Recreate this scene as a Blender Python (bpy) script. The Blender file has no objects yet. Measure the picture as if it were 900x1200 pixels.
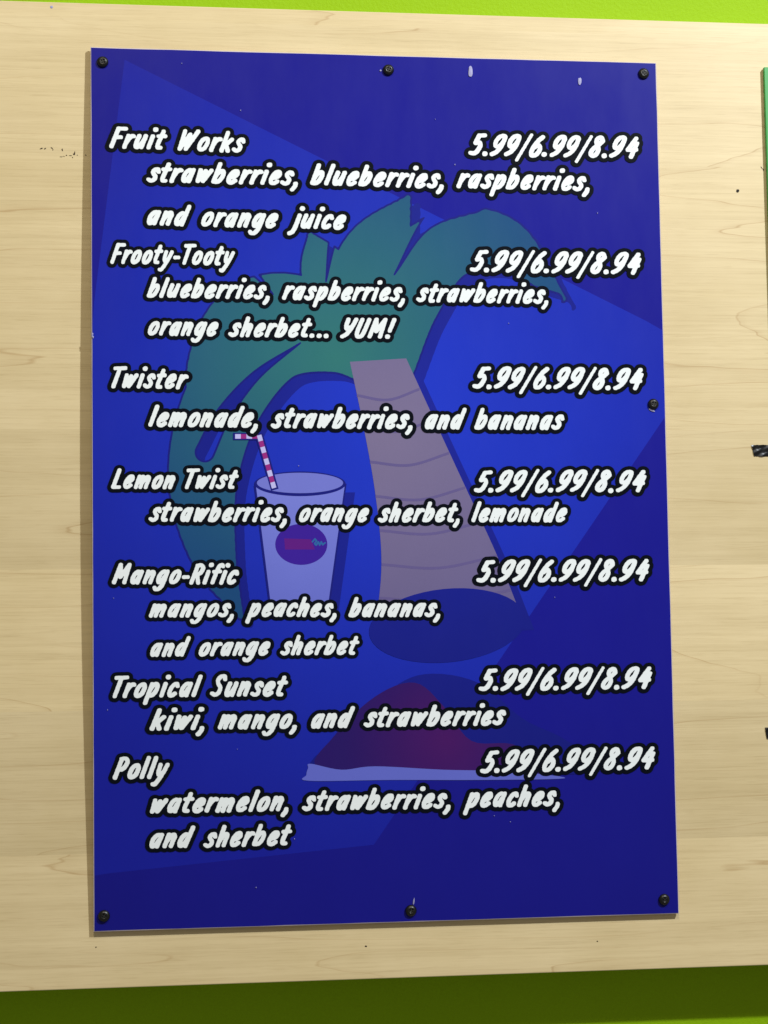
import bpy, bmesh, math, random
import numpy as np
from mathutils import Matrix, Vector

random.seed(4)
rng = np.random.default_rng(11)
C = bpy.context.scene.collection
S = bpy.context.scene

# ------------------------------------------------------------------ camera
CAM = np.array([-0.308, -2.156, -0.216])
YAW, PITCH, ROLL = math.radians(-8.08), math.radians(4.82), math.radians(0.88)
FPX = 2443.8 / 900.0                      # focal length in picture widths


def rot(a, b, c):
    ca, sa, cb, sb, cc, sc = (math.cos(a), math.sin(a), math.cos(b), math.sin(b), math.cos(c), math.sin(c))
    Rz = np.array([[ca, -sa, 0], [sa, ca, 0], [0, 0, 1]])
    Rx = np.array([[1, 0, 0], [0, cb, -sb], [0, sb, cb]])
    Ry = np.array([[cc, 0, sc], [0, 1, 0], [-sc, 0, cc]])
    return Rz @ Rx @ Ry


RM = rot(YAW, PITCH, ROLL)                # columns: right, forward, up
cd = bpy.data.cameras.new("camera")
cam = bpy.data.objects.new("camera", cd)
C.objects.link(cam)
m = Matrix.Identity(4)
for r in range(3):
    m[r][0] = RM[r, 0]
    m[r][1] = RM[r, 2]
    m[r][2] = -RM[r, 1]
    m[r][3] = CAM[r]
cam.matrix_world = m
cd.sensor_fit = 'HORIZONTAL'
cd.sensor_width = 36
cd.lens = FPX * 36
cd.clip_start = 0.05
cd.clip_end = 50
S.camera = cam

# ------------------------------------------------------------------ room light
w = bpy.data.worlds.new("World")
S.world = w
w.use_nodes = True
bg = w.node_tree.nodes['Background']
bg.inputs[0].default_value = (1.0, 0.93, 0.80, 1)
bg.inputs[1].default_value = 0.19


def area_lamp(name, loc, target, power, size, colour, shape='DISK'):
    d = bpy.data.lights.new(name, 'AREA')
    d.shape = shape
    d.size = size
    d.energy = power
    d.color = colour
    o = bpy.data.objects.new(name, d)
    C.objects.link(o)
    o.location = loc
    o.rotation_euler = (Vector(target) - Vector(loc)).to_track_quat('-Z', 'Y').to_euler()
    return o


area_lamp("display_lamp", (1.4, -2.0, 1.8), (0.0, 0.0, 0.0), 84, 0.10, (0.90, 0.95, 1.0))
area_lamp("ceiling_lamp", (-0.35, -2.2, 2.2), (0.0, 0.0, -0.1), 33, 0.6, (1.0, 0.88, 0.64))
S.view_settings.view_transform = 'Standard'
S.view_settings.look = 'None'
S.view_settings.exposure = 0.12
S.view_settings.gamma = 1.0

# ------------------------------------------------------------------ dimensions (metres)
WOOD_Y = 0.006         # front of the wood panel
PANEL_D = 0.055        # how far the wood panel stands off the wall
BW, BH, BT = 0.6096, 0.9144, 0.003


def bow(x, z):
    """how far the front of the board stands off its flat plane (bulge on the loose left edge)"""
    t = np.clip((0.305 - x) / 0.61, 0, 1.02)
    zz = np.clip(z / (BH / 2), -1, 1)
    return t ** 2 * (0.0085 * np.cos(zz * math.pi / 2) + 0.0006 * (zz + 0.5))


def front(x, z):
    return -bow(x, z)


def P(u, v):
    """photo measurement (900x1200) -> (x, z) on the face of the board; accepts arrays"""
    u = np.asarray(u, float)
    v = np.asarray(v, float)
    a = (u - 450) / 900 / FPX
    b = (600 - v) / 900 / FPX
    dx = RM[0, 0] * a + RM[0, 1] + RM[0, 2] * b
    dy = RM[1, 0] * a + RM[1, 1] + RM[1, 2] * b
    dz = RM[2, 0] * a + RM[2, 1] + RM[2, 2] * b
    y = 0.0 * u
    for _ in range(3):
        t = (y - CAM[1]) / dy
        x = CAM[0] + t * dx
        z = CAM[2] + t * dz
        y = front(x, z)
    return x, z


def Q(u, v, y):
    """the same on a flat plane at depth y"""
    a = (u - 450) / 900 / FPX
    b = (600 - v) / 900 / FPX
    d = RM @ np.array([a, 1.0, b])
    t = (y - CAM[1]) / d[1]
    return CAM[0] + t * d[0], CAM[2] + t * d[2]


# ------------------------------------------------------------------ materials
def lin(c):
    return tuple(((v / 255) / 12.92 if v / 255 <= 0.04045 else ((v / 255 + 0.055) / 1.055) ** 2.4) for v in c)


def nodes(name, rough=0.5, spec=0.5):
    mt = bpy.data.materials.new(name)
    mt.use_nodes = True
    nt = mt.node_tree
    bs = nt.nodes['Principled BSDF']
    bs.inputs['Roughness'].default_value = rough
    bs.inputs['Specular IOR Level'].default_value = spec
    return mt, nt, bs


def N(nt, typ, **kw):
    n = nt.nodes.new(typ)
    for k, v in kw.items():
        setattr(n, k, v)
    return n


def math_node(nt, op, a, b=None, clamp=False):
    n = nt.nodes.new('ShaderNodeMath')
    n.operation = op
    n.use_clamp = clamp
    for i, v in enumerate((a, b)):
        if v is None:
            continue
        if isinstance(v, (int, float)):
            n.inputs[i].default_value = v
        else:
            nt.links.new(v, n.inputs[i])
    return n.outputs[0]


def mix(nt, fac, a, b, blend='MIX'):
    n = nt.nodes.new('ShaderNodeMix')
    n.data_type = 'RGBA'
    n.blend_type = blend
    for s, v in ((0, fac), (6, a), (7, b)):
        if isinstance(v, (int, float)):
            n.inputs[s].default_value = v
        elif isinstance(v, tuple):
            n.inputs[s].default_value = (*v[:3], 1)
        else:
            nt.links.new(v, n.inputs[s])
    return n.outputs[2]


def noise(nt, vec, scale, detail=2, rough=0.5, dist=0.0):
    n = nt.nodes.new('ShaderNodeTexNoise')
    n.inputs['Scale'].default_value = scale
    n.inputs['Detail'].default_value = detail
    n.inputs['Roughness'].default_value = rough
    n.inputs['Distortion'].default_value = dist
    nt.links.new(vec, n.inputs['Vector'])
    return n.outputs[0]


def mapping(nt, vec, scale, loc=(0, 0, 0)):
    n = nt.nodes.new('ShaderNodeMapping')
    n.inputs['Scale'].default_value = scale
    n.inputs['Location'].default_value = loc
    nt.links.new(vec, n.inputs['Vector'])
    return n.outputs[0]


def ramp(nt, fac, stops):
    n = nt.nodes.new('ShaderNodeValToRGB')
    el = n.color_ramp.elements
    while len(el) < len(stops):
        el.new(0.5)
    for e, (p, c) in zip(el, stops):
        e.position = p
        e.color = (*c, 1) if len(c) == 3 else c
    nt.links.new(fac, n.inputs[0])
    return n.outputs[0]


def print_material(name, col, col2=None, centre=(0.05, 0, 0.02), radius=0.42, rough=0.30, spec=0.16):
    """flat ink on the board; col2 = second ink tone of a radial blend printed round centre (board metres)"""
    mt, nt, bs = nodes(name, rough, spec)
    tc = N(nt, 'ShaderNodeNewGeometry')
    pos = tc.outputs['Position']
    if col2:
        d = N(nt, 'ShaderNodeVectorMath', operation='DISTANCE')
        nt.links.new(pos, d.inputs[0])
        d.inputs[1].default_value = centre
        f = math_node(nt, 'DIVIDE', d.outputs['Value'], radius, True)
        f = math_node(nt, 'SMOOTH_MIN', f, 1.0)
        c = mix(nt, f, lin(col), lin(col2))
    else:
        c = None
    sp = noise(nt, pos, 1400, 2, 0.6)
    dots = math_node(nt, 'MULTIPLY_ADD', sp, 0.18)
    dots.node.inputs[2].default_value = 0.91
    big = noise(nt, pos, 9, 3, 0.6)
    g = math_node(nt, 'MULTIPLY_ADD', big, 0.14)
    g.node.inputs[2].default_value = 0.93
    fac = math_node(nt, 'MULTIPLY', dots, g)
    comb = N(nt, 'ShaderNodeCombineColor')
    for i in range(3):
        nt.links.new(fac, comb.inputs[i])
    out = mix(nt, 1.0, c if c is not None else lin(col), comb.outputs[0], 'MULTIPLY')
    nt.links.new(out, bs.inputs['Base Color'])
    # wiped-over film: faint smears in the gloss
    sm = noise(nt, mapping(nt, pos, (6, 6, 2.2)), 5, 4, 0.6)
    r = math_node(nt, 'MULTIPLY_ADD', sm, 0.16)
    r.node.inputs[2].default_value = rough - 0.06
    nt.links.new(r, bs.inputs['Roughness'])
    return mt


def plain(name, col, rough=0.5, spec=0.5, metal=0.0):
    mt, nt, bs = nodes(name, rough, spec)
    bs.inputs['Metallic'].default_value = metal
    tc = N(nt, 'ShaderNodeNewGeometry')
    n = noise(nt, tc.outputs['Position'], 220, 3, 0.6)
    g = math_node(nt, 'MULTIPLY_ADD', n, 0.3)
    g.node.inputs[2].default_value = 0.85
    comb = N(nt, 'ShaderNodeCombineColor')
    for i in range(3):
        nt.links.new(g, comb.inputs[i])
    nt.links.new(mix(nt, 1.0, lin(col), comb.outputs[0], 'MULTIPLY'), bs.inputs['Base Color'])
    return mt


def wood_material():
    mt, nt, bs = nodes("maple_laminate", 0.42, 0.4)
    pos = N(nt, 'ShaderNodeNewGeometry').outputs['Position']
    sep = N(nt, 'ShaderNodeSeparateXYZ')
    nt.links.new(pos, sep.inputs[0])
    x, z = sep.outputs[0], sep.outputs[2]
    # printed strips of the laminate, each about 0.12-0.2 m high
    warp = noise(nt, mapping(nt, pos, (0.3, 1, 6)), 1.0, 1)
    stripf = math_node(nt, 'MULTIPLY_ADD', z, 6.9)
    stripf.node.inputs[2].default_value = 20.62
    strip = math_node(nt, 'FLOOR', stripf)
    wn = N(nt, 'ShaderNodeTexWhiteNoise', noise_dimensions='1D')
    nt.links.new(strip, wn.inputs['W'])
    tone = wn.outputs['Value']
    off = N(nt, 'ShaderNodeCombineXYZ')
    nt.links.new(math_node(nt, 'MULTIPLY', tone, 31.0), off.inputs[0])
    nt.links.new(math_node(nt, 'MULTIPLY', tone, 7.0), off.inputs[1])
    add = N(nt, 'ShaderNodeVectorMath', operation='ADD')
    nt.links.new(pos, add.inputs[0])
    nt.links.new(off.outputs[0], add.inputs[1])
    p = add.outputs[0]
    # growth rings: contour lines of a long, lazy height field
    h1 = noise(nt, mapping(nt, p, (0.9, 1, 7.5)), 1.0, 2, 0.4, 0.3)
    h2 = noise(nt, mapping(nt, p, (3.2, 1, 34)), 1.0, 3, 0.6)
    h = math_node(nt, 'ADD', math_node(nt, 'MULTIPLY', h1, 13.0), math_node(nt, 'MULTIPLY', h2, 0.55))
    h = math_node(nt, 'ADD', h, math_node(nt, 'MULTIPLY', z, 16.0))
    fr = math_node(nt, 'FRACT', h)
    ring = ramp(nt, fr, [(0.0, (0, 0, 0)), (0.90, (0.02, 0.02, 0.02)), (0.972, (0.25, 0.25, 0.25)), (0.985, (1, 1, 1)), (1.0, (0, 0, 0))])
    gate = noise(nt, mapping(nt, p, (3.5, 1, 13)), 1.0, 3)
    gate = ramp(nt, gate, [(0.36, (0.08, 0.08, 0.08)), (0.60, (1, 1, 1))])
    ringv = math_node(nt, 'MULTIPLY', ring, gate)
    # fine fibres and pores
    fib = noise(nt, mapping(nt, p, (6, 1, 400)), 1.0, 4, 0.65)
    fib2 = noise(nt, mapping(nt, p, (26, 1, 900)), 1.0, 3, 0.7)
    med = noise(nt, mapping(nt, p, (2.2, 1, 60)), 1.0, 3, 0.6)
    cloud = noise(nt, mapping(nt, p, (5, 1, 7)), 1.0, 4, 0.6)
    base = ramp(nt, cloud, [(0.3, lin((211, 192, 148))), (0.7, lin((222, 204, 163)))])
    base = mix(nt, math_node(nt, 'MULTIPLY', ringv, 0.55), base, lin((168, 132, 82)))
    f = ramp(nt, fib, [(0.32, (0.78, 0.75, 0.69)), (0.56, (1, 1, 1))])
    base = mix(nt, 0.34, base, f, 'MULTIPLY')
    f2 = ramp(nt, fib2, [(0.34, (0.80, 0.77, 0.72)), (0.46, (1, 1, 1))])
    base = mix(nt, 0.45, base, f2, 'MULTIPLY')
    f3 = ramp(nt, med, [(0.35, (0.88, 0.86, 0.82)), (0.65, (1.03, 1.03, 1.03))])
    base = mix(nt, 0.45, base, f3, 'MULTIPLY')
    tn = math_node(nt, 'MULTIPLY_ADD', tone, 0.12)
    tn.node.inputs[2].default_value = 0.93
    comb = N(nt, 'ShaderNodeCombineColor')
    for i in range(3):
        nt.links.new(tn, comb.inputs[i])
    base = mix(nt, 1.0, base, comb.outputs[0], 'MULTIPLY')
    nt.links.new(base, bs.inputs['Base Color'])
    bmp = N(nt, 'ShaderNodeBump')
    bmp.inputs['Strength'].default_value = 0.06
    bmp.inputs['Distance'].default_value = 0.0004
    nt.links.new(fib, bmp.inputs['Height'])
    nt.links.new(bmp.outputs[0], bs.inputs['Normal'])
    return mt


def wall_paint():
    mt, nt, bs = nodes("lime_green_paint", 0.6, 0.15)
    pos = N(nt, 'ShaderNodeNewGeometry').outputs['Position']
    n = noise(nt, pos, 5, 3)
    col = mix(nt, n, lin((133, 174, 0)), lin((142, 182, 3)))
    nt.links.new(col, bs.inputs['Base Color'])
    st = noise(nt, pos, 260, 4, 0.6)
    bmp = N(nt, 'ShaderNodeBump')
    bmp.inputs['Strength'].default_value = 0.5
    bmp.inputs['Distance'].default_value = 0.0012
    nt.links.new(st, bmp.inputs['Height'])
    nt.links.new(bmp.outputs[0], bs.inputs['Normal'])
    return mt


M = {}
M['wood'] = wood_material()
M['wall'] = wall_paint()
CEN = (0.02, 0.0, 0.06)
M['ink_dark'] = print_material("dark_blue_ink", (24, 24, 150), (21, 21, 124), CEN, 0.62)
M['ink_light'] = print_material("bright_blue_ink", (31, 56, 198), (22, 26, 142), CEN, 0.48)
M['ink_shade'] = print_material("navy_ink", (26, 36, 150), (18, 22, 112), CEN, 0.5)
M['ink_line'] = print_material("deep_navy_ink", (24, 28, 122), None)
M['ink_green'] = print_material("teal_green_ink", (48, 114, 114), (24, 66, 122), (-0.05, 0, 0.13), 0.27)
M['ink_tan'] = print_material("grey_tan_ink", (120, 110, 146), (98, 91, 140), (0.0, 0, 0.05), 0.28)
M['ink_band'] = print_material("grey_mauve_ink", (98, 89, 140), None)
M['ink_pale'] = print_material("pale_lavender_ink", (122, 130, 218), (92, 100, 196), (-0.09, 0, 0.03), 0.22)
M['ink_rim'] = print_material("lavender_ink", (112, 118, 206), None)
M['ink_purple'] = print_material("purple_ink", (58, 30, 150), None)
M['ink_red'] = print_material("crimson_ink", (70, 22, 98), (36, 22, 100), (0.06, 0, -0.27), 0.11)
M['ink_straw'] = print_material("straw_red_ink", (148, 44, 128), None)
M['ink_straw_w'] = print_material("straw_pale_ink", (186, 184, 236), None)
M['ink_logo'] = print_material("logo_red_ink", (92, 28, 128), None)
M['ink_teal'] = print_material("logo_teal_ink", (44, 100, 160), None)
M['black'] = print_material("black_outline_ink", (9, 13, 22), None, rough=0.34, spec=0.06)
M['white'] = print_material("white_letter_ink", (229, 236, 240), None, rough=0.36)
M['edge'] = plain("board_edge_plastic", (190, 180, 190), 0.5)
M['screw'] = plain("black_screw_paint", (8, 9, 9), 0.36, 0.5)
M['recess'] = plain("screw_recess_black", (4, 4, 4), 0.6)
M['chip'] = plain("bare_white_plastic", (150, 150, 192), 0.6)
M['green_face'] = plain("green_board_face", (46, 150, 66), 0.35)
M['green_edge'] = plain("green_board_edge", (32, 50, 18), 0.5)
M['tape'] = plain("black_plastic_tape", (8, 8, 10), 0.32, 0.5)
M['scuff'] = plain("dark_scuff", (52, 36, 20), 0.8)
M['pin'] = plain("nail_hole_dark", (28, 20, 16), 0.8)


# ------------------------------------------------------------------ object helpers
def setp(o, label=None, cat=None, group=None, kind=None):
    for k, v in (('label', label), ('category', cat), ('group', group), ('kind', kind)):
        if v:
            o[k] = v
    return o


def from_bm(name, bm, mat, parent=None, smooth=False):
    me = bpy.data.meshes.new(name)
    bm.to_mesh(me)
    bm.free()
    mats = mat if isinstance(mat, (list, tuple)) else [mat]
    for mm in mats:
        me.materials.append(mm)
    if smooth:
        for f in me.polygons:
            f.use_smooth = True
    o = bpy.data.objects.new(name, me)
    C.objects.link(o)
    if parent:
        me.transform(Matrix.Translation(-parent_base(parent)))
        o.parent = parent
    return o


def parent_base(p):
    b = Vector((0, 0, 0))
    while p:
        b += p.location
        p = p.parent
    return b


def box_bm(x0, x1, y0, y1, z0, z1, bev=0.0):
    bm = bmesh.new()
    bmesh.ops.create_cube(bm, size=1)
    for v in bm.verts:
        v.co = Vector((x0 + (v.co.x + .5) * (x1 - x0), y0 + (v.co.y + .5) * (y1 - y0), z0 + (v.co.z + .5) * (z1 - z0)))
    if bev:
        bmesh.ops.bevel(bm, geom=list(bm.edges), offset=bev, segments=2, affect='EDGES', profile=0.5)
    return bm


# ------------------------------------------------------------------ distance-field outlines
def seg_field(X, Z, segs, extra=0.0, p=2.0):
    """signed distance to a union of tapered strokes; segs rows: x0,z0,x1,z1,r0,r1"""
    D = np.full(X.shape, 1e9)
    x_ax = X[0]
    z_ax = Z[:, 0]
    for x0, z0, x1, z1, r0, r1 in segs:
        pad = max(r0, r1) + extra + 3
        i0, i1 = np.searchsorted(x_ax, [min(x0, x1) - pad, max(x0, x1) + pad])
        j0, j1 = np.searchsorted(z_ax, [min(z0, z1) - pad, max(z0, z1) + pad])
        xs = X[j0:j1, i0:i1]
        zs = Z[j0:j1, i0:i1]
        dx, dz = x1 - x0, z1 - z0
        L = dx * dx + dz * dz
        t = np.clip(((xs - x0) * dx + (zs - z0) * dz) / L, 0, 1) if L > 1e-9 else np.zeros_like(xs)
        ax = np.abs(xs - (x0 + t * dx))
        az = np.abs(zs - (z0 + t * dz))
        d = (ax ** p + az ** p) ** (1 / p) - (r0 + (r1 - r0) * t + extra)
        D[j0:j1, i0:i1] = np.minimum(D[j0:j1, i0:i1], d)
    return D


def contours(D, x_ax, z_ax):
    """closed contour loops of D = 0 by marching squares (D > 0 on the border)"""
    ins = D < 0
    a, b, c, d = ins[:-1, :-1], ins[:-1, 1:], ins[1:, 1:], ins[1:, :-1]
    code = a * 1 + b * 2 + c * 4 + d * 8
    table = {1: [(3, 0)], 2: [(0, 1)], 3: [(3, 1)], 4: [(1, 2)], 6: [(0, 2)], 7: [(3, 2)], 8: [(2, 3)],
             9: [(2, 0)], 11: [(2, 1)], 12: [(1, 3)], 13: [(1, 0)], 14: [(0, 3)],
             5: [(3, 0), (1, 2)], 10: [(0, 1), (2, 3)]}
    nxt = {}
    js, is_ = np.nonzero((code > 0) & (code < 15))

    def key(j, i, e):
        return ((0, j, i), (1, j, i + 1), (0, j + 1, i), (1, j, i))[e]

    for j, i in zip(js.tolist(), is_.tolist()):
        for e0, e1 in table[int(code[j, i])]:
            nxt[key(j, i, e0)] = key(j, i, e1)

    def pt(k):
        o, j, i = k
        if o == 0:
            d0, d1 = D[j, i], D[j, i + 1]
            t = d0 / (d0 - d1)
            return (x_ax[i] + t * (x_ax[i + 1] - x_ax[i]), z_ax[j])
        d0, d1 = D[j, i], D[j + 1, i]
        t = d0 / (d0 - d1)
        return (x_ax[i], z_ax[j] + t * (z_ax[j + 1] - z_ax[j]))

    loops = []
    while nxt:
        s, k = next(iter(nxt.items()))
        del nxt[s]
        loop = [pt(s)]
        while k != s:
            loop.append(pt(k))
            if k not in nxt:
                break
            k = nxt.pop(k)
        if len(loop) > 5:
            loops.append(np.array(loop))
    return loops


def fill_mesh(name, loops, mat, offset, parent, cut=None):
    """fill closed loops given in (x, z) metres on the board and lay the sheet on its bowed face"""
    cu = bpy.data.curves.new(name, 'CURVE')
    cu.dimensions = '2D'
    cu.fill_mode = 'BOTH'
    for lp in loops:
        sp = cu.splines.new('POLY')
        sp.points.add(len(lp) - 1)
        sp.use_cyclic_u = True
        co = np.zeros((len(lp), 4))
        co[:, 0] = lp[:, 0] * 100
        co[:, 1] = lp[:, 1] * 100
        co[:, 3] = 1
        sp.points.foreach_set('co', co.ravel())
    tmp = bpy.data.objects.new('tmp', cu)
    C.objects.link(tmp)
    dg = bpy.context.evaluated_depsgraph_get()
    dg.update()
    me = bpy.data.meshes.new_from_object(tmp.evaluated_get(dg))
    bpy.data.objects.remove(tmp)
    bpy.data.curves.remove(cu)
    bm = bmesh.new()
    bm.from_mesh(me)
    bpy.data.meshes.remove(me)
    if cut:
        for ax in (0, 1):
            vals = [v.co[ax] for v in bm.verts]
            k = math.ceil(min(vals) / cut)
            while k * cut < max(vals):
                n = Vector((0, 0, 0))
                n[ax] = 1
                co = Vector((0, 0, 0))
                co[ax] = k * cut
                bmesh.ops.bisect_plane(bm, geom=bm.verts[:] + bm.edges[:] + bm.faces[:], plane_co=co, plane_no=n)
                k += 1
    for v in bm.verts:
        x, z = v.co.x / 100, v.co.y / 100
        v.co = Vector((x, float(front(x, z)) - offset, z))
    bm.normal_update()
    for f in bm.faces:
        if f.normal.y > 0:
            f.normal_flip()
    return from_bm(name, bm, mat, parent)


# ------------------------------------------------------------------ the setting: green wall
wallo = from_bm("wall", box_bm(-1.6, 2.0, WOOD_Y + PANEL_D, WOOD_Y + PANEL_D + 0.1, -1.6, 1.6), M['wall'])
setp(wallo, "lime green painted wall behind the wooden panel", None, None, 'structure')

# ------------------------------------------------------------------ wood panel with its scuffs
panel = bpy.data.objects.new("wood_panel", None)
C.objects.link(panel)
panel.location = (0.1, WOOD_Y, -0.5145)
setp(panel, "wide maple laminate panel fixed in front of the green wall behind the menu", "wood panel")
bm = box_bm(-1.3, 1.7, WOOD_Y, WOOD_Y + PANEL_D - 0.0005, -0.5145, 0.5065, 0.0009)
from_bm("panel_board", bm, M['wood'], panel)


def blob(u, v, ru, rv, name, mat, parent, y=WOOD_Y, depth=0.0004, rough=0.35, n=14, board=False, tilt=0.0):
    bm = bmesh.new()
    ring = []
    ct, st = math.cos(tilt), math.sin(tilt)
    for k in range(n):
        a = 2 * math.pi * k / n
        s = 1 + rough * (random.random() - 0.5) * 2
        du, dv = ru * s * math.cos(a), rv * s * math.sin(a)
        du, dv = du * ct - dv * st, du * st + dv * ct
        if board:
            x, z = P(u + du, v + dv)
            x, z = float(x), float(z)
            yy = float(front(x, z)) - 0.00085
        else:
            x, z = Q(u + du, v + dv, y)
            yy = y - 0.0002
        ring.append((x, yy, z))
    cx = sum(r[0] for r in ring) / n
    cz = sum(r[2] for r in ring) / n
    c = bm.verts.new((cx, ring[0][1] - depth, cz))
    vs = [bm.verts.new(r) for r in ring]
    for k in range(n):
        f = bm.faces.new((c, vs[k], vs[(k + 1) % n]))
    bm.normal_update()
    for f in bm.faces:
        if f.normal.y > 0:
            f.normal_flip()
    return from_bm(name, bm, mat, parent)


for u, v, ru, rv, t in ((48.8, 174, 1.8, 0.8, -.3), (52.8, 174.2, 1.3, 0.6, -.7), (60.8, 173.6, 1.6, 0.45, .6), (62, 175.6, .5, .9, 0),
                        (73, 175.6, .65, 1.8, -.25), (72, 183.8, 1.6, .35, 0), (75, 183.3, .8, .4, .3), (77.8, 182, .9, .7, 0),
                        (82.6, 182.3, 1.7, .35, .05), (86.8, 180.7, 1.2, 1.4, .3), (87.6, 178.6, .4, 1.3, 0), (85, 184.6, .9, .3, .9),
                        (90.6, 181.8, .6, .5, .2), (100.6, 181.8, .9, .4, .8),
                        (892.2, 196.3, .5, 1.2, -.5), (894.6, 199, .6, 1.4, .1), (893.4, 197.8, .8, .35, .7)):
    blob(u, v, ru, rv, "scuff", M['scuff'], panel, tilt=t)
blob(864.4, 223.8, 1.9, 1.9, "nail_hole", M['pin'], panel, rough=.15)
blob(60.5, 8.2, 1.6, 1.6, "paint_fleck", M['chip'], panel, rough=.3)
blob(112.5, 1110, .8, .8, "scuff", M['scuff'], panel)
blob(429, 1109, 1.2, 1.0, "scuff", M['scuff'], panel)
blob(700, 1103, .8, .6, "scuff", M['scuff'], panel)


# ------------------------------------------------------------------ the menu board
board = bpy.data.objects.new("menu_board", None)
C.objects.link(board)
board.location = (0, 0, -BH / 2)
setp(board, "dark blue smoothie menu board with white italic lettering screwed to the wood panel", "menu board")


def board_sheet(x0, x1, z0, z1, mats, parent, name, bowed=True, yf=0.0):
    nx, nz = 24, 36
    bm = bmesh.new()
    F, B = {}, {}
    jit = {}
    for j in range(nz + 1):
        for i in range(nx + 1):
            rim = 0.0006 + 0.0003 * rng.random()      # saw-cut rim where the film stops short
            x = x0 if i == 0 else x1 if i == nx else x0 + rim + (x1 - x0 - 2 * rim) * (i - 1) / (nx - 2)
            z = z0 if j == 0 else z1 if j == nz else z0 + rim + (z1 - z0 - 2 * rim) * (j - 1) / (nz - 2)
            y = (float(front(x, z)) if bowed else 0) + yf
            if i in (0, nx) or j in (0, nz):
                y += 0.0004
            F[i, j] = bm.verts.new((x, y, z))
            B[i, j] = bm.verts.new((x, y + BT, z))
    for j in range(nz):
        for i in range(nx):
            bm.faces.new((F[i, j], F[i + 1, j], F[i + 1, j + 1], F[i, j + 1])).material_index = 1 if i in (0, nx - 1) or j in (0, nz - 1) else 0
            bm.faces.new((B[i, j + 1], B[i + 1, j + 1], B[i + 1, j], B[i, j])).material_index = 1
    for i in range(nx):
        bm.faces.new((F[i, 0], B[i, 0], B[i + 1, 0], F[i + 1, 0])).material_index = 1
        bm.faces.new((F[i + 1, nz], B[i + 1, nz], B[i, nz], F[i, nz])).material_index = 1
    for j in range(nz):
        bm.faces.new((F[0, j + 1], B[0, j + 1], B[0, j], F[0, j])).material_index = 1
        bm.faces.new((F[nx, j], B[nx, j], B[nx, j + 1], F[nx, j + 1])).material_index = 1
    return from_bm(name, bm, mats, parent)


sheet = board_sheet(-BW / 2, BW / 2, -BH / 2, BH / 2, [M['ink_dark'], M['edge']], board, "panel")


def px(points):
    a = np.array(points, float)
    x, z = P(a[:, 0], a[:, 1])
    return np.stack([x, z], 1)


def spline(pts, closed=False, n=10):
    p = [np.array(q, float) for q in pts]
    out = []
    m_ = len(p)
    rng_ = range(m_ if closed else m_ - 1)
    for i in rng_:
        p1, p2 = p[i], p[(i + 1) % m_]
        p0 = p[i - 1] if (closed or i > 0) else 2 * p1 - p2
        p3 = p[(i + 2) % m_] if (closed or i + 2 < m_) else 2 * p2 - p1
        for k in range(n):
            t = k / n
            out.append(0.5 * ((2 * p1) + (-p0 + p2) * t + (2 * p0 - 5 * p1 + 4 * p2 - p3) * t * t + (-p0 + 3 * p1 - 3 * p2 + p3) * t ** 3))
    if not closed:
        out.append(p[-1])
    return np.array(out)


def ellipse(cx, cy, rx, ry, n=48, tilt=0.0):
    a = np.linspace(0, 2 * math.pi, n, endpoint=False)
    x, y = rx * np.cos(a), ry * np.sin(a)
    return np.stack([cx + x * math.cos(tilt) - y * math.sin(tilt), cy + x * math.sin(tilt) + y * math.cos(tilt)], 1)


def art(name, loops_px, mat, level, parent=None, label=None):
    lp = [px(l) for l in loops_px]
    for l in lp:                                  # keep the print inside the edges of the board
        l[:, 0] = np.clip(l[:, 0], -BW / 2 + 0.001, BW / 2 - 0.001)
        l[:, 1] = np.clip(l[:, 1], -BH / 2 + 0.001, BH / 2 - 0.001)
    o = fill_mesh(name, lp, mat, 0.00005 * level, parent or board, cut=3.0)
    if label:
        o['label'] = label
    return o


def dens(poly, step=25):
    out = []
    for i in range(len(poly)):
        a, b = np.array(poly[i], float), np.array(poly[(i + 1) % len(poly)], float)
        k = max(1, int(np.linalg.norm(b - a) / step))
        for t in range(k):
            out.append(a + (b - a) * t / k)
    return np.array(out)


# pale beam of blue behind everything
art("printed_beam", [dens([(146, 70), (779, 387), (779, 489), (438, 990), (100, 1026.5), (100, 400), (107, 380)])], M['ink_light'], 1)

# plain palm tree, drawn from a few tapered fronds
fronds = [
    ([(452, 432), (395, 392), (318, 398), (262, 470), (238, 560), (250, 650), (282, 722)], [26, 44, 50, 46, 40, 26, 3]),
    ([(450, 430), (360, 370), (290, 372), (246, 430), (226, 512)], [26, 42, 40, 26, 3]),
    ([(450, 430), (420, 375), (384, 322), (364, 276)], [30, 40, 30, 3]),
    ([(455, 430), (435, 360), (440, 300), (478, 232)], [30, 48, 40, 3]),
    ([(455, 430), (470, 350), (520, 290), (590, 286), (660, 350)], [30, 46, 40, 30, 3]),
]


def fr_segs(du=0, dv=0):
    segs = []
    for pts, rad in fronds:
        s = spline([(u + du, -(v + dv), r) for (u, v), r in zip(pts, rad)], n=8)
        for a, b in zip(s[:-1], s[1:]):
            segs.append((a[0], a[1], b[0], b[1], max(a[2], 2), max(b[2], 2)))
    return segs


slits = [([(382, 330), (389, 285), (400, 248)], [1, 5, 10]),
         ([(462, 322), (500, 262), (560, 218)], [1, 8, 30]),
         ([(352, 402), (300, 440), (262, 486), (240, 530)], [1, 6, 10, 12]),
         ([(560, 330), (610, 335), (650, 352)], [1, 4, 10]),
         ([(320, 345), (296, 318), (270, 300)], [1, 5, 12])]


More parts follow.
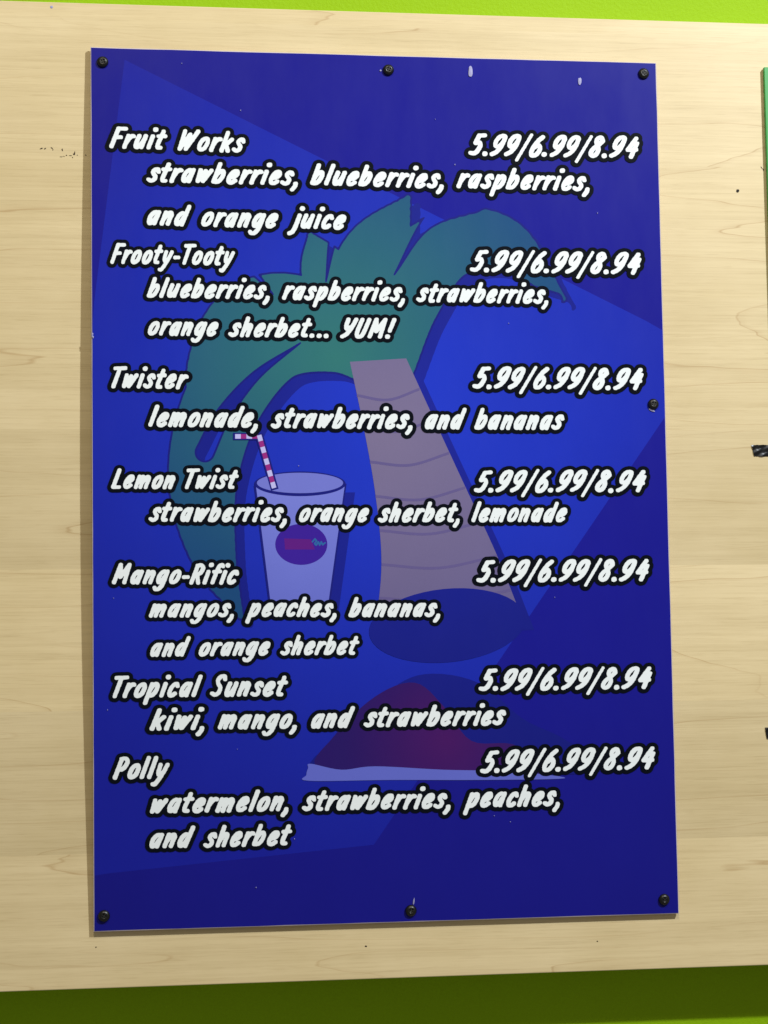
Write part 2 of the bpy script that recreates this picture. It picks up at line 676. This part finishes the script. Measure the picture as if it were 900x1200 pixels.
def palm_field(xa, za, extra=0.0, du=0, dv=0):
    X, Z = np.meshgrid(xa, za)
    D = seg_field(X, Z, fr_segs(du, dv), 0.0)
    far = D > 60
    sl = []
    for pts, rad in slits:
        s = spline([(u + du, -(v + dv), r) for (u, v), r in zip(pts, rad)], n=6)
        for a, b in zip(s[:-1], s[1:]):
            sl.append((a[0], a[1], b[0], b[1], max(a[2], .6), max(b[2], .6)))
    E_ = seg_field(X, Z, sl, 0.0)
    return np.maximum(D, -E_) - extra


xa = np.arange(160, 740, 1.5)
za = np.arange(-780, -160, 1.5)


def unflip(loops):
    return [np.stack([l[:, 0], -l[:, 1]], 1) for l in loops]


art("printed_drop_shadow", unflip(contours(palm_field(xa, za, 1.0, 11, 10), xa, za)), M['ink_shade'], 2)
pc = art("printed_palm_outline", unflip(contours(palm_field(xa, za, 2.2), xa, za)), M['ink_line'], 3)
pc2 = art("printed_palm_crown", unflip(contours(palm_field(xa, za), xa, za)), M['ink_green'], 4)

trunkL = spline([(410, 424), (426, 500), (440, 580), (447, 660), (440, 738)], n=8)
trunkR = spline([(476, 420), (508, 490), (545, 570), (582, 650), (614, 730)], n=8)
tr = np.concatenate([trunkL, trunkR[::-1]])
art("printed_drop_shadow", [tr + np.array([12, 8])], M['ink_shade'], 2.5)
art("printed_trunk", [tr], M['ink_tan'], 5)
for k in range(1, 8):
    t = k / 8
    a = trunkL[int(t * (len(trunkL) - 1))]
    b = trunkR[int(t * (len(trunkR) - 1))]
    mid = (a + b) / 2 + np.array([0, 9])
    s = spline([a, mid, b], n=8)
    art("printed_trunk_ring", [np.concatenate([s, s[::-1] + np.array([0, 3.2])])], M['ink_band'], 6)
# shaded hollow and a plain crimson mound at the foot of the trunk
art("printed_hollow", [ellipse(524, 733, 92, 43, tilt=-0.10)], M['ink_shade'], 7)
art("printed_drop_shadow", [spline([(384, 905), (400, 862), (452, 812), (498, 790), (560, 800), (612, 842), (664, 868), (700, 905)], closed=True, n=6)], M['ink_shade'], 7.5)
art("printed_mound", [spline([(376, 902), (392, 862), (440, 816), (486, 800), (520, 828), (552, 868), (600, 872), (640, 892), (655, 906), (520, 908)], closed=True, n=6)], M['ink_red'], 8)
art("printed_ground_line", [spline([(361, 900), (364, 895), (400, 902), (440, 898), (520, 902), (600, 904), (662, 912), (560, 914), (460, 914), (362, 915), (359, 908)], closed=True, n=6)], M['ink_pale'], 9)

# drink cup with bent straw
cupL, cupR = [(299, 572), (308, 640), (318, 712)], [(404, 570), (394, 640), (383, 712)]
cup = dens([(300, 570), (404, 568), (384, 712), (318, 714)], 12)
art("printed_drop_shadow", [cup + np.array([12, 9])], M['ink_shade'], 9.5)
art("printed_cup_outline", [dens([(297.5, 569), (406, 567), (386, 715), (316, 716)], 12), ], M['ink_line'], 10)
co_ = art("printed_cup", [cup], M['ink_pale'], 10.5)
art("printed_cup_rim", [ellipse(351.5, 567, 53.5, 14.5)], M['ink_line'], 11)
art("printed_cup_mouth", [ellipse(351.5, 566, 50.5, 12)], M['ink_rim'], 11.5)
art("printed_emblem", [ellipse(353, 638, 30.5, 24)], M['ink_purple'], 11.6)
art("printed_emblem_band", [dens([(333, 631), (364, 632), (369, 644), (334, 644)], 10)], M['ink_logo'], 12)
sq = [(366, 635), (369, 631.5), (371, 634), (368.5, 637), (370.5, 639), (373, 635), (374.5, 639), (376.5, 635), (378, 638.5), (381, 636)]
sx = np.arange(355, 392, .5)
sz = np.arange(-650, -620, .5)
XX, ZZ = np.meshgrid(sx, sz)
art("printed_emblem_script", unflip(contours(seg_field(XX, ZZ, [(a[0], -a[1], b[0], -b[1], .9, .9) for a, b in zip(sq[:-1], sq[1:])]), sx, sz)), M['ink_teal'], 12.4)

straw = [(275, 511.5), (304, 511.5), (321.5, 573)]


def strip(a, b, w0):
    a, b = np.array(a, float), np.array(b, float)
    d = (b - a) / np.linalg.norm(b - a)
    n = np.array([-d[1], d[0]]) * w0
    return [a - n, b - n, b + n, a + n]


art("printed_straw_outline", [dens(strip((273, 511.5), (305, 511.5), 4.2), 8)], M['ink_line'], 12)
art("printed_straw_outline", [dens(strip((303.5, 509), (322, 574), 4.6), 8)], M['ink_line'], 12.2)


def straw_run(a, b, nseg, lvl, first):
    a, b = np.array(a, float), np.array(b, float)
    for k in range(nseg):
        p0, p1 = a + (b - a) * k / nseg, a + (b - a) * (k + 1) / nseg
        art("printed_straw_stripe", [np.array(strip(p0, p1, 2.7))], M['ink_straw'] if (k + first) % 2 else M['ink_straw_w'], lvl)


straw_run((275.5, 511.5), (302, 511.5), 4, 12.6, 0)
straw_run((303.6, 510), (321.2, 572), 9, 12.8, 0)

# ------------------------------------------------------------------ hand-drawn italic alphabet
# strokes: 's' smooth, 'l' straight, 'c' closed smooth, 'd' dot; unit = 1 photo pixel of a 25-unit capital
BWL = "s 9.6,14.2 6.6,15 3.9,12.2 3,7.6 4,3.8 5.8,3.4 8.2,6.6 9.4,10.5"
BWR = "s 3,7.5 4.6,12.2 7.4,15 9.7,13.4 9.9,8.6 8,4.2 5.4,3 3,4"
G = {
    'a': (13.6, [BWL, "l 10.4,15 9.5,3"]),
    'b': (13.4, ["l 3.4,22 3,3.2", BWR]),
    'c': (11.6, ["s 9.4,12.6 8,15 5.4,14.2 3.4,10.6 3,6.4 4.4,3.2 7,3.1 9,5"]),
    'd': (13.6, [BWL, "l 11.2,22 9.6,3"]),
    'e': (12.6, ["s 4,8.2 7.6,9.4 9.7,12 8.6,15 5.8,14.6 3.6,11 3,6.6 4.4,3.4 7,3 9.8,5.2"]),
    'f': (10.0, ["s 9.6,20.6 8,22 5.8,20.6 4.8,15 4,3", "l 2,14.6 8.4,15"]),
    'g': (13.6, [BWL, "s 10.4,15 10,6 9,-0.6 6.6,-4 3.6,-4.2 2,-2.6"]),
    'h': (13.4, ["l 3.6,22 3,3", "s 3.2,7.5 5.4,12.6 8,14.8 9.8,13 9.4,8 9.2,3"]),
    'i': (6.9, ["l 3.4,15 3,3", "d 3.9,22"]),
    'j': (7.8, ["s 5,15 4.6,4 3.4,-2 0.6,-4.2", "d 5.4,22"]),
    'k': (12.9, ["l 3.6,22 3,3", "l 10,15 4.4,8.4", "l 5.6,9.6 9.6,3"]),
    'l': (6.9, ["l 3.8,22 3,3"]),
    'm': (18.8, ["l 3.4,15 3,3", "s 3.2,7.5 5,12.4 7.2,14.8 8.9,13 8.4,8 8.2,3", "s 8.4,7.5 10.4,12.4 12.8,14.8 14.8,13 14.4,8 14.2,3"]),
    'n': (13.4, ["l 3.4,15 3,3", "s 3.2,7.5 5.4,12.4 8,14.8 9.9,13 9.5,8 9.3,3"]),
    'o': (12.9, ["c 7.4,15 4.4,13.2 3,8.6 3.6,4.4 6,3 9,5 10.2,9.6 9.6,13.6"]),
    'p': (13.4, ["l 3.4,15 2.6,-4.4", BWR]),
    'r': (10.2, ["l 3.4,15 3,3", "s 3.2,7.5 5,12.4 7.4,14.8 9,14.4"]),
    's': (11.4, ["s 9.4,12.6 8,15 5.6,14.8 4.2,12.4 5.8,9.8 8,7.4 7.6,4.2 5,3 2.2,4.4"]),
    't': (10.2, ["s 5.4,20.4 4.8,14 4,7 4.8,3.4 7.6,3.2", "l 2,15 8.4,15.4"]),
    'u': (13.4, ["s 3.6,15 3,8 3.8,3.6 6,3.4 8.4,7 9.6,11", "l 10.2,15 9.6,3"]),
    'w': (16.6, ["l 3.2,15 4,3.4 8.6,13.6", "l 8.6,14 9.2,3.4 14,15"]),
    'y': (12.9, ["s 3.4,15 3.6,8 5.2,5 7.8,7", "s 10.4,15 8.8,8 6.4,1 3.8,-4.2 1.8,-4.2"]),
    ',': (6.6, ["s 3.6,3.4 3.8,0.8 2.2,-3"]),
    '.': (7.4, ["d 3.4,3.2"]),
    '-': (9.0, ["l 2.6,9 6.8,9"]),
    '!': (8.2, ["l 4.2,22 3.4,9.6", "d 3.2,3.2"]),
    'F': (12.6, ["l 4,21.8 3,3", "l 4,22 11.4,22", "l 3.4,12.6 9.2,13"]),
    'T': (13.0, ["l 7,22 6,3", "l 2,21.8 12.6,22.2"]),
    'L': (12.2, ["l 4,22 3,3.2 9.8,3.2"]),
    'M': (18.4, ["l 3,3 4,22", "l 4.2,22 8,9 13.6,22", "l 13.6,22 14.2,3"]),
    'P': (13.4, ["l 4,21.4 3,3", "s 3.6,21.6 7.6,22 10.6,19 9.8,14 7,11.2 3.8,11.4"]),
    'R': (14.0, ["l 4,21.4 3,3", "s 3.6,21.6 7.6,22 10.6,19 9.8,14.4 7,12 3.8,12", "l 6.4,12 10.4,3"]),
    'S': (13.2, ["s 11,19 9.4,22 6,21.6 4.2,18.4 5.6,14.4 9,10.4 9,5.4 6,3 2.4,4.6"]),
    'W': (20.0, ["l 3.6,22 4,3.2 10,18", "l 10,18.6 10.4,3.2 17.2,22"]),
    'Y': (14.4, ["s 4,22 4,15 5.8,11.4 9,13.6", "s 12.4,22 10.4,13 7.4,6 3.4,3"]),
    'U': (14.6, ["s 4,22 3,9 4.4,4 7.4,3 10,6.6 11.6,22"]),
    '5': (13.2, ["l 11,22 5.4,21.6 4,14", "s 4.2,13.8 7.6,14.6 9.8,11.6 9,6.6 6.4,3.4 2.4,3.8"]),
    '9': (14.0, ["c 8.4,22.2 5.2,21 3.1,16.8 3.6,12.2 6.6,11 9.8,14 11,18.8 10.6,21.4", "s 11,20 10.2,12 7.2,6 3,3.2"]),
    '6': (13.4, ["s 9.8,21.8 6.4,18 3.6,11.6 2.9,6.4 4.4,3 7.6,3 10.3,6.4 10.3,11 7.6,13.6 4.4,11"]),
    '8': (13.6, ["s 10.8,19 8.6,22 5.6,21 4.8,17.6 7.4,13.8 9.6,9.6 8.8,4.6 5.6,3 3,5.4 4,10 8,14.4 11.2,18.4"]),
    '4': (13.8, ["l 8,22 3.2,10 11.6,10.4", "l 10.6,17 9,3"]),
    '/': (10.2, ["t 1.4,-2.6 8.2,23.4"]),
    ' ': (8.0, []),
}
SHEAR = 0.30
RAD = 2.2


def word_segs(text):
    segs = []
    pen = 0.0
    for ch in text:
        adv, strokes = G[ch]
        jx, jz = rng.normal(0, .10), rng.normal(0, .18)
        for st in strokes:
            k, rest = st[0], st[2:]
            pts = [tuple(float(v) for v in q.split(',')) for q in rest.split()]
            r = {'t': 1.6, 'd': 2.6}.get(k, RAD + (0.04 if ch.isdigit() else 0.0))
            if k == 'd':
                pts = pts + [(pts[0][0] + .2, pts[0][1] + .3)]
            elif k == 's':
                pts = [tuple(p) for p in spline(pts, n=5)]
            elif k == 'c':
                pts = [tuple(p) for p in spline(pts, closed=True, n=5)]
                pts.append(pts[0])
            pts = [(a, RAD + (b - 3) * 1.12) for a, b in pts]
            n = len(pts) - 1
            rr = [r * (1 + 0.05 * math.sin(i / max(n, 1) * 3.0 + jx * 20)) for i in range(n + 1)]
            for i in range(n):
                (x0, z0), (x1, z1) = pts[i], pts[i + 1]
                segs.append((pen + jx + x0 + SHEAR * z0, z0 + jz, pen + jx + x1 + SHEAR * z1, z1 + jz, rr[i], rr[i + 1]))
        pen += adv + 0.55
    return segs


def word(text, u0, v0, u1, v1, vs, label=None):
    """u0,v0 / u1,v1: left and right ends of the ink on its baseline"""
    segs = word_segs(text)
    X0 = min(min(s[0] - s[4], s[2] - s[5]) for s in segs)
    X1 = max(max(s[0] + s[4], s[2] + s[5]) for s in segs)
    step = 0.4
    xa = np.arange(X0 - 8, X1 + 8, step)
    za = np.arange(-15, 34, step)
    X, Z = np.meshgrid(xa, za)
    wob = 0.15 * np.sin(X * 0.9 + np.sin(Z * .8) * 1.3) * np.sin(Z * 1.1 + X * .35)
    D1 = seg_field(X, Z, segs, 0.0, 2.35) + wob
    D2 = seg_field(X, Z, segs, 4.3, 2.1) + wob * .6
    hs = (u1 - u0) / (X1 - X0)
    vscale = vs

    def to_board(l):
        # slope of the photo baseline, letters upright on the board
        X_, Z_ = l[:, 0], l[:, 1]
        u = u0 + (X_ - X0) * hs
        v = v0 + (v1 - v0) * (X_ - X0) / (X1 - X0) - Z_ * vscale
        x, z = P(u, v)
        return np.stack([x, z], 1)

    o = fill_mesh("printed_word", [to_board(l) for l in contours(D2, xa, za)], M['black'], 0.00070, board, cut=1.8)
    o['label'] = 'white italic word "%s" with a thick black outline' % text
    f = fill_mesh("letter_fill", [to_board(l) for l in contours(D1, xa, za)], M['white'], 0.00082, o, cut=1.8)
    return hs


WORDS = [
    ("Fruit", 128, 173.8, 196, 176.2, 1.0), ("Works", 208, 177.2, 287.6, 179.4, 1.0),
    ("strawberries,", 171.6, 213.8, 349, 218.0, 1.0), ("blueberries,", 363.3, 217.2, 519.9, 221.4, 1.0), ("raspberries,", 534.7, 220.8, 690.7, 224.6, 1.0),
    ("5.99/6.99/8.94", 548.8, 182.8, 748.8, 186.2, 1.02),
    ("and", 172.1, 264.3, 224.2, 265.6, 1.0), ("orange", 235.7, 266.0, 326.2, 268, 1.0), ("juice", 336.3, 267.8, 405.7, 269.4, 1.0),
    ("Frooty-Tooty", 129.3, 309.4, 275.2, 311.6, .96),
    ("blueberries,", 172, 349.0, 316, 351.2, .95), ("raspberries,", 330.4, 351.6, 474.4, 354.0, .95), ("strawberries,", 487.7, 354.3, 642.4, 356.6, .95),
    ("5.99/6.99/8.94", 550.6, 318.8, 751.4, 322.6, 1.02),
    ("orange", 173.2, 393.4, 256, 394.4, .95), ("sherbet...", 267.5, 394.9, 385, 396.2, .95), ("YUM!", 398.4, 396.4, 464.4, 397.2, .95),
    ("Twister", 130.4, 455.2, 221.1, 456.2, 1.0),
    ("lemonade,", 173.8, 500.5, 302.2, 501.6, 1.0), ("strawberries,", 317.3, 502.0, 483.3, 503.2, 1.0), ("and", 497.7, 503.2, 546.7, 503.4, 1.0), ("bananas", 555.7, 503.6, 661.1, 504.2, 1.0),
    ("5.99/6.99/8.94", 553.5, 455.6, 753.9, 457.6, 1.02),
    ("Lemon", 130.2, 573.0, 205.6, 573.4, .94), ("Twist", 216.6, 573.4, 279.7, 573.4, .94),
    ("strawberries,", 174.2, 611.6, 336, 612.2, .98), ("orange", 350.3, 612, 432.4, 612.3, .95), ("sherbet,", 442.7, 612.2, 538.5, 612.2, .95), ("lemonade", 552.3, 612, 664.7, 612.2, .95),
    ("5.99/6.99/8.94", 555.3, 577.2, 757.2, 577.0, 1.02),
    ("Mango-Rific", 131.1, 684.8, 280, 685.2, .97),
    ("mangos,", 174.4, 724, 274, 723.6, .93), ("peaches,", 287.3, 723.2, 394.3, 723.2, .93), ("bananas,", 408.2, 723.4, 515.7, 723.4, .93),
    ("5.99/6.99/8.94", 558.1, 682.8, 760.8, 681.3, 1.03),
    ("and", 176, 769.8, 223.5, 769.3, .93), ("orange", 232.8, 769.2, 316.8, 768.3, .93), ("sherbet", 328.4, 768.1, 420.9, 767.5, .93),
    ("Tropical", 132, 818.2, 237.3, 817, 1.02), ("Sunset", 246.1, 816.8, 337.3, 815.9, 1.02),
    ("kiwi,", 175.2, 856.4, 239.3, 855.6, 1.02), ("mango,", 255.2, 855.2, 347.8, 854.2, 1.0), ("and", 364.4, 853.8, 415.9, 853.0, 1.0), ("strawberries", 426, 852.6, 592.8, 849.9, 1.0),
    ("5.99/6.99/8.94", 560.8, 810.2, 764, 807.3, 1.03),
    ("Polly", 132, 913.6, 198.7, 912.6, 1.05),
    ("watermelon,", 175.7, 953.6, 338, 950.8, 1.02), ("strawberries,", 353.8, 950.6, 527.8, 947.6, 1.02), ("peaches,", 542.5, 947.0, 655.8, 944.4, 1.02),
    ("and", 175.1, 994.2, 228.9, 993.4, 1.02), ("sherbet", 238.2, 993.6, 342.2, 990.6, 1.02),
    ("5.99/6.99/8.94", 562.5, 906.2, 767.7, 901.6, 1.05),
]
for wd in WORDS:
    word(*wd)

# ------------------------------------------------------------------ screws holding the board
def screw(u, v, ang, lab):
    x, z = P(u, v)
    x, z = float(x), float(z)
    y = float(front(x, z)) - 0.0007
    bm = bmesh.new()
    R, n = 0.0060, 28
    prof = [(R * .98, 0.0), (R, 0.0006), (R * .97, 0.0012), (R * .85, 0.0023), (R * .62, 0.0032), (R * .36, 0.00365)]
    rings = []
    for r, h in prof:
        rings.append([bm.verts.new((x + r * math.cos(2 * math.pi * k / n), y - h, z + r * math.sin(2 * math.pi * k / n))) for k in range(n)])
    for a, b in zip(rings[:-1], rings[1:]):
        for k in range(n):
            bm.faces.new((a[k], a[(k + 1) % n], b[(k + 1) % n], b[k]))
    # socket sinks into the head
    rr = R * .30
    inner = [bm.verts.new((x + rr * math.cos(2 * math.pi * k / n), y - 0.0016, z + rr * math.sin(2 * math.pi * k / n))) for k in range(n)]
    for k in range(n):
        bm.faces.new((rings[-1][k], rings[-1][(k + 1) % n], inner[(k + 1) % n], inner[k]))
    bm.faces.new(inner)
    bmesh.ops.recalc_face_normals(bm, faces=bm.faces[:])
    o = from_bm("screw_head", bm, M['screw'], board, True)
    bm = bmesh.new()
    for a in (ang, ang + math.pi / 2):
        l, w_ = R * .52, R * .11
        c, s = math.cos(a), math.sin(a)
        hh = 0.0037 + (0.00004 if a == ang else 0)
        vs = [bm.verts.new((x + p * c - q * s, y - hh, z + p * s + q * c)) for p, q in ((-l, -w_), (l, -w_), (l, w_), (-l, w_))]
        bm.faces.new(vs)
    from_bm("cross_slot", bm, M['recess'], o)
    return o


for k, (u, v) in enumerate(((120.3, 73), (455, 82.3), (754, 86.6), (765.3, 473.8), (778, 1054), (481.4, 1067), (121.9, 1073.2))):
    screw(u, v, 0.3 + k * 0.9, "")

# bare white spots where the print has come off
blob(763.8, 480.6, 3.6, 1.5, "print_chip", M['chip'], board, board=True, rough=.2, tilt=.45)
blob(551.3, 84.2, 2.6, 6.0, "print_chip", M['chip'], board, board=True, rough=.15)
blob(679.3, 95.3, 2.2, 4.0, "print_chip", M['chip'], board, board=True, rough=.15)
blob(445.8, 83, 1.1, 1.1, "print_chip", M['chip'], board, board=True, rough=.2)
blob(484.8, 1056, .8, 3.8, "print_chip", M['chip'], board, board=True, rough=.2, tilt=.15)
blob(108.2, 391.5, 1.3, 1.5, "print_chip", M['chip'], board, board=True, rough=.4)
blob(108.8, 395, .9, 1.7, "print_chip", M['chip'], board, board=True, rough=.4, tilt=-.4)
for u, v in ((282, 129.5), (533, 193), (596, 379), (213, 74.5), (126, 832), (133, 701), (278, 878), (345, 983), (579, 956), (350, 546), (598, 963), (300, 1040), (650, 700), (700, 250), (510, 140)):
    s = random.uniform(.35, .6)
    blob(u, v, s, s * 1.3, "print_chip", M['chip'], board, board=True, rough=.3)

# ------------------------------------------------------------------ neighbouring green board, mostly out of the frame
gx0, gz1 = Q(895.4, 78.5, 0.0)
gb = bpy.data.objects.new("green_board", None)
C.objects.link(gb)
gb.location = (gx0 + BW / 2, 0, gz1 - BH)
setp(gb, "green board whose left edge shows at the right end of the wood panel", "menu board")
bm = box_bm(gx0, gx0 + BW, 0.0, WOOD_Y - 0.001, gz1 - BH, gz1, 0.0006)
from_bm("panel", bm, M['green_face'], gb)


def side_screw(x, z):
    bm = bmesh.new()
    R, n = .006, 20
    prev = None
    for r, h in ((R, 0.0), (R * .9, .002), (R * .5, .0034), (R * .1, .0038)):
        ring = [bm.verts.new((x + r * math.cos(2 * math.pi * k / n), -.0002 - h, z + r * math.sin(2 * math.pi * k / n))) for k in range(n)]
        if prev:
            for k in range(n):
                bm.faces.new((prev[k], prev[(k + 1) % n], ring[(k + 1) % n], ring[k]))
        prev = ring
    bm.faces.new(prev)
    bmesh.ops.recalc_face_normals(bm, faces=bm.faces[:])
    from_bm("screw_head", bm, M['screw'], gb, True)


for x, z in ((gx0 + .03, gz1 - .016), (gx0 + BW - .02, gz1 - .016), (gx0 + .03, gz1 - BH + .018), (gx0 + BW - .02, gz1 - BH + .018)):
    side_screw(x, z)


# ------------------------------------------------------------------ black tape ends sticking out from behind the green board
def tape(outline, label, seed):
    """crinkled strip of black tape, outline measured in the photo on the wood panel: (top, bottom) pairs left to right"""
    rr = random.Random(seed)
    bm = bmesh.new()
    cols, rows = 26, 9
    (u0, t0, b0), (u1, t1, b1), slant = outline
    grid = {}
    for i in range(cols + 1):
        f = i / cols
        for j in range(rows + 1):
            g = j / rows
            u = u0 + (u1 - u0) * f + slant * g * (1 - f)
            v = (t0 + (t1 - t0) * f) * (1 - g) + (b0 + (b1 - b0) * f) * g
            if j in (0, rows):
                v += rr.uniform(-.25, .25)
            x, z = Q(u, v, WOOD_Y)
            y = WOOD_Y - 0.0004 - 0.0010 * abs(math.sin(f * 9 + g * 4 + seed)) * abs(math.sin(g * 6.5 + f * 5)) - rr.uniform(0, .00012)
            if x > gx0:
                y = WOOD_Y - 0.0004
            grid[i, j] = bm.verts.new((x, y, z))
    for i in range(cols):
        for j in range(rows):
            bm.faces.new((grid[i, j], grid[i, j + 1], grid[i + 1, j + 1], grid[i + 1, j]))
    bmesh.ops.recalc_face_normals(bm, faces=bm.faces[:])
    o = from_bm("tape_strip", bm, M['tape'], None, True)
    setp(o, label, "tape", "black tape ends beside the green board")
    return o


tape(((880.2, 521.5, 534.5), (912, 521.5, 535.5), 3.2), "crinkled black tape end on the wood halfway down the right side", 1)
tape(((896.2, 852.5, 865.5), (916, 852, 866), 2.0), "lower black tape end at the right picture edge near the bottom", 3)
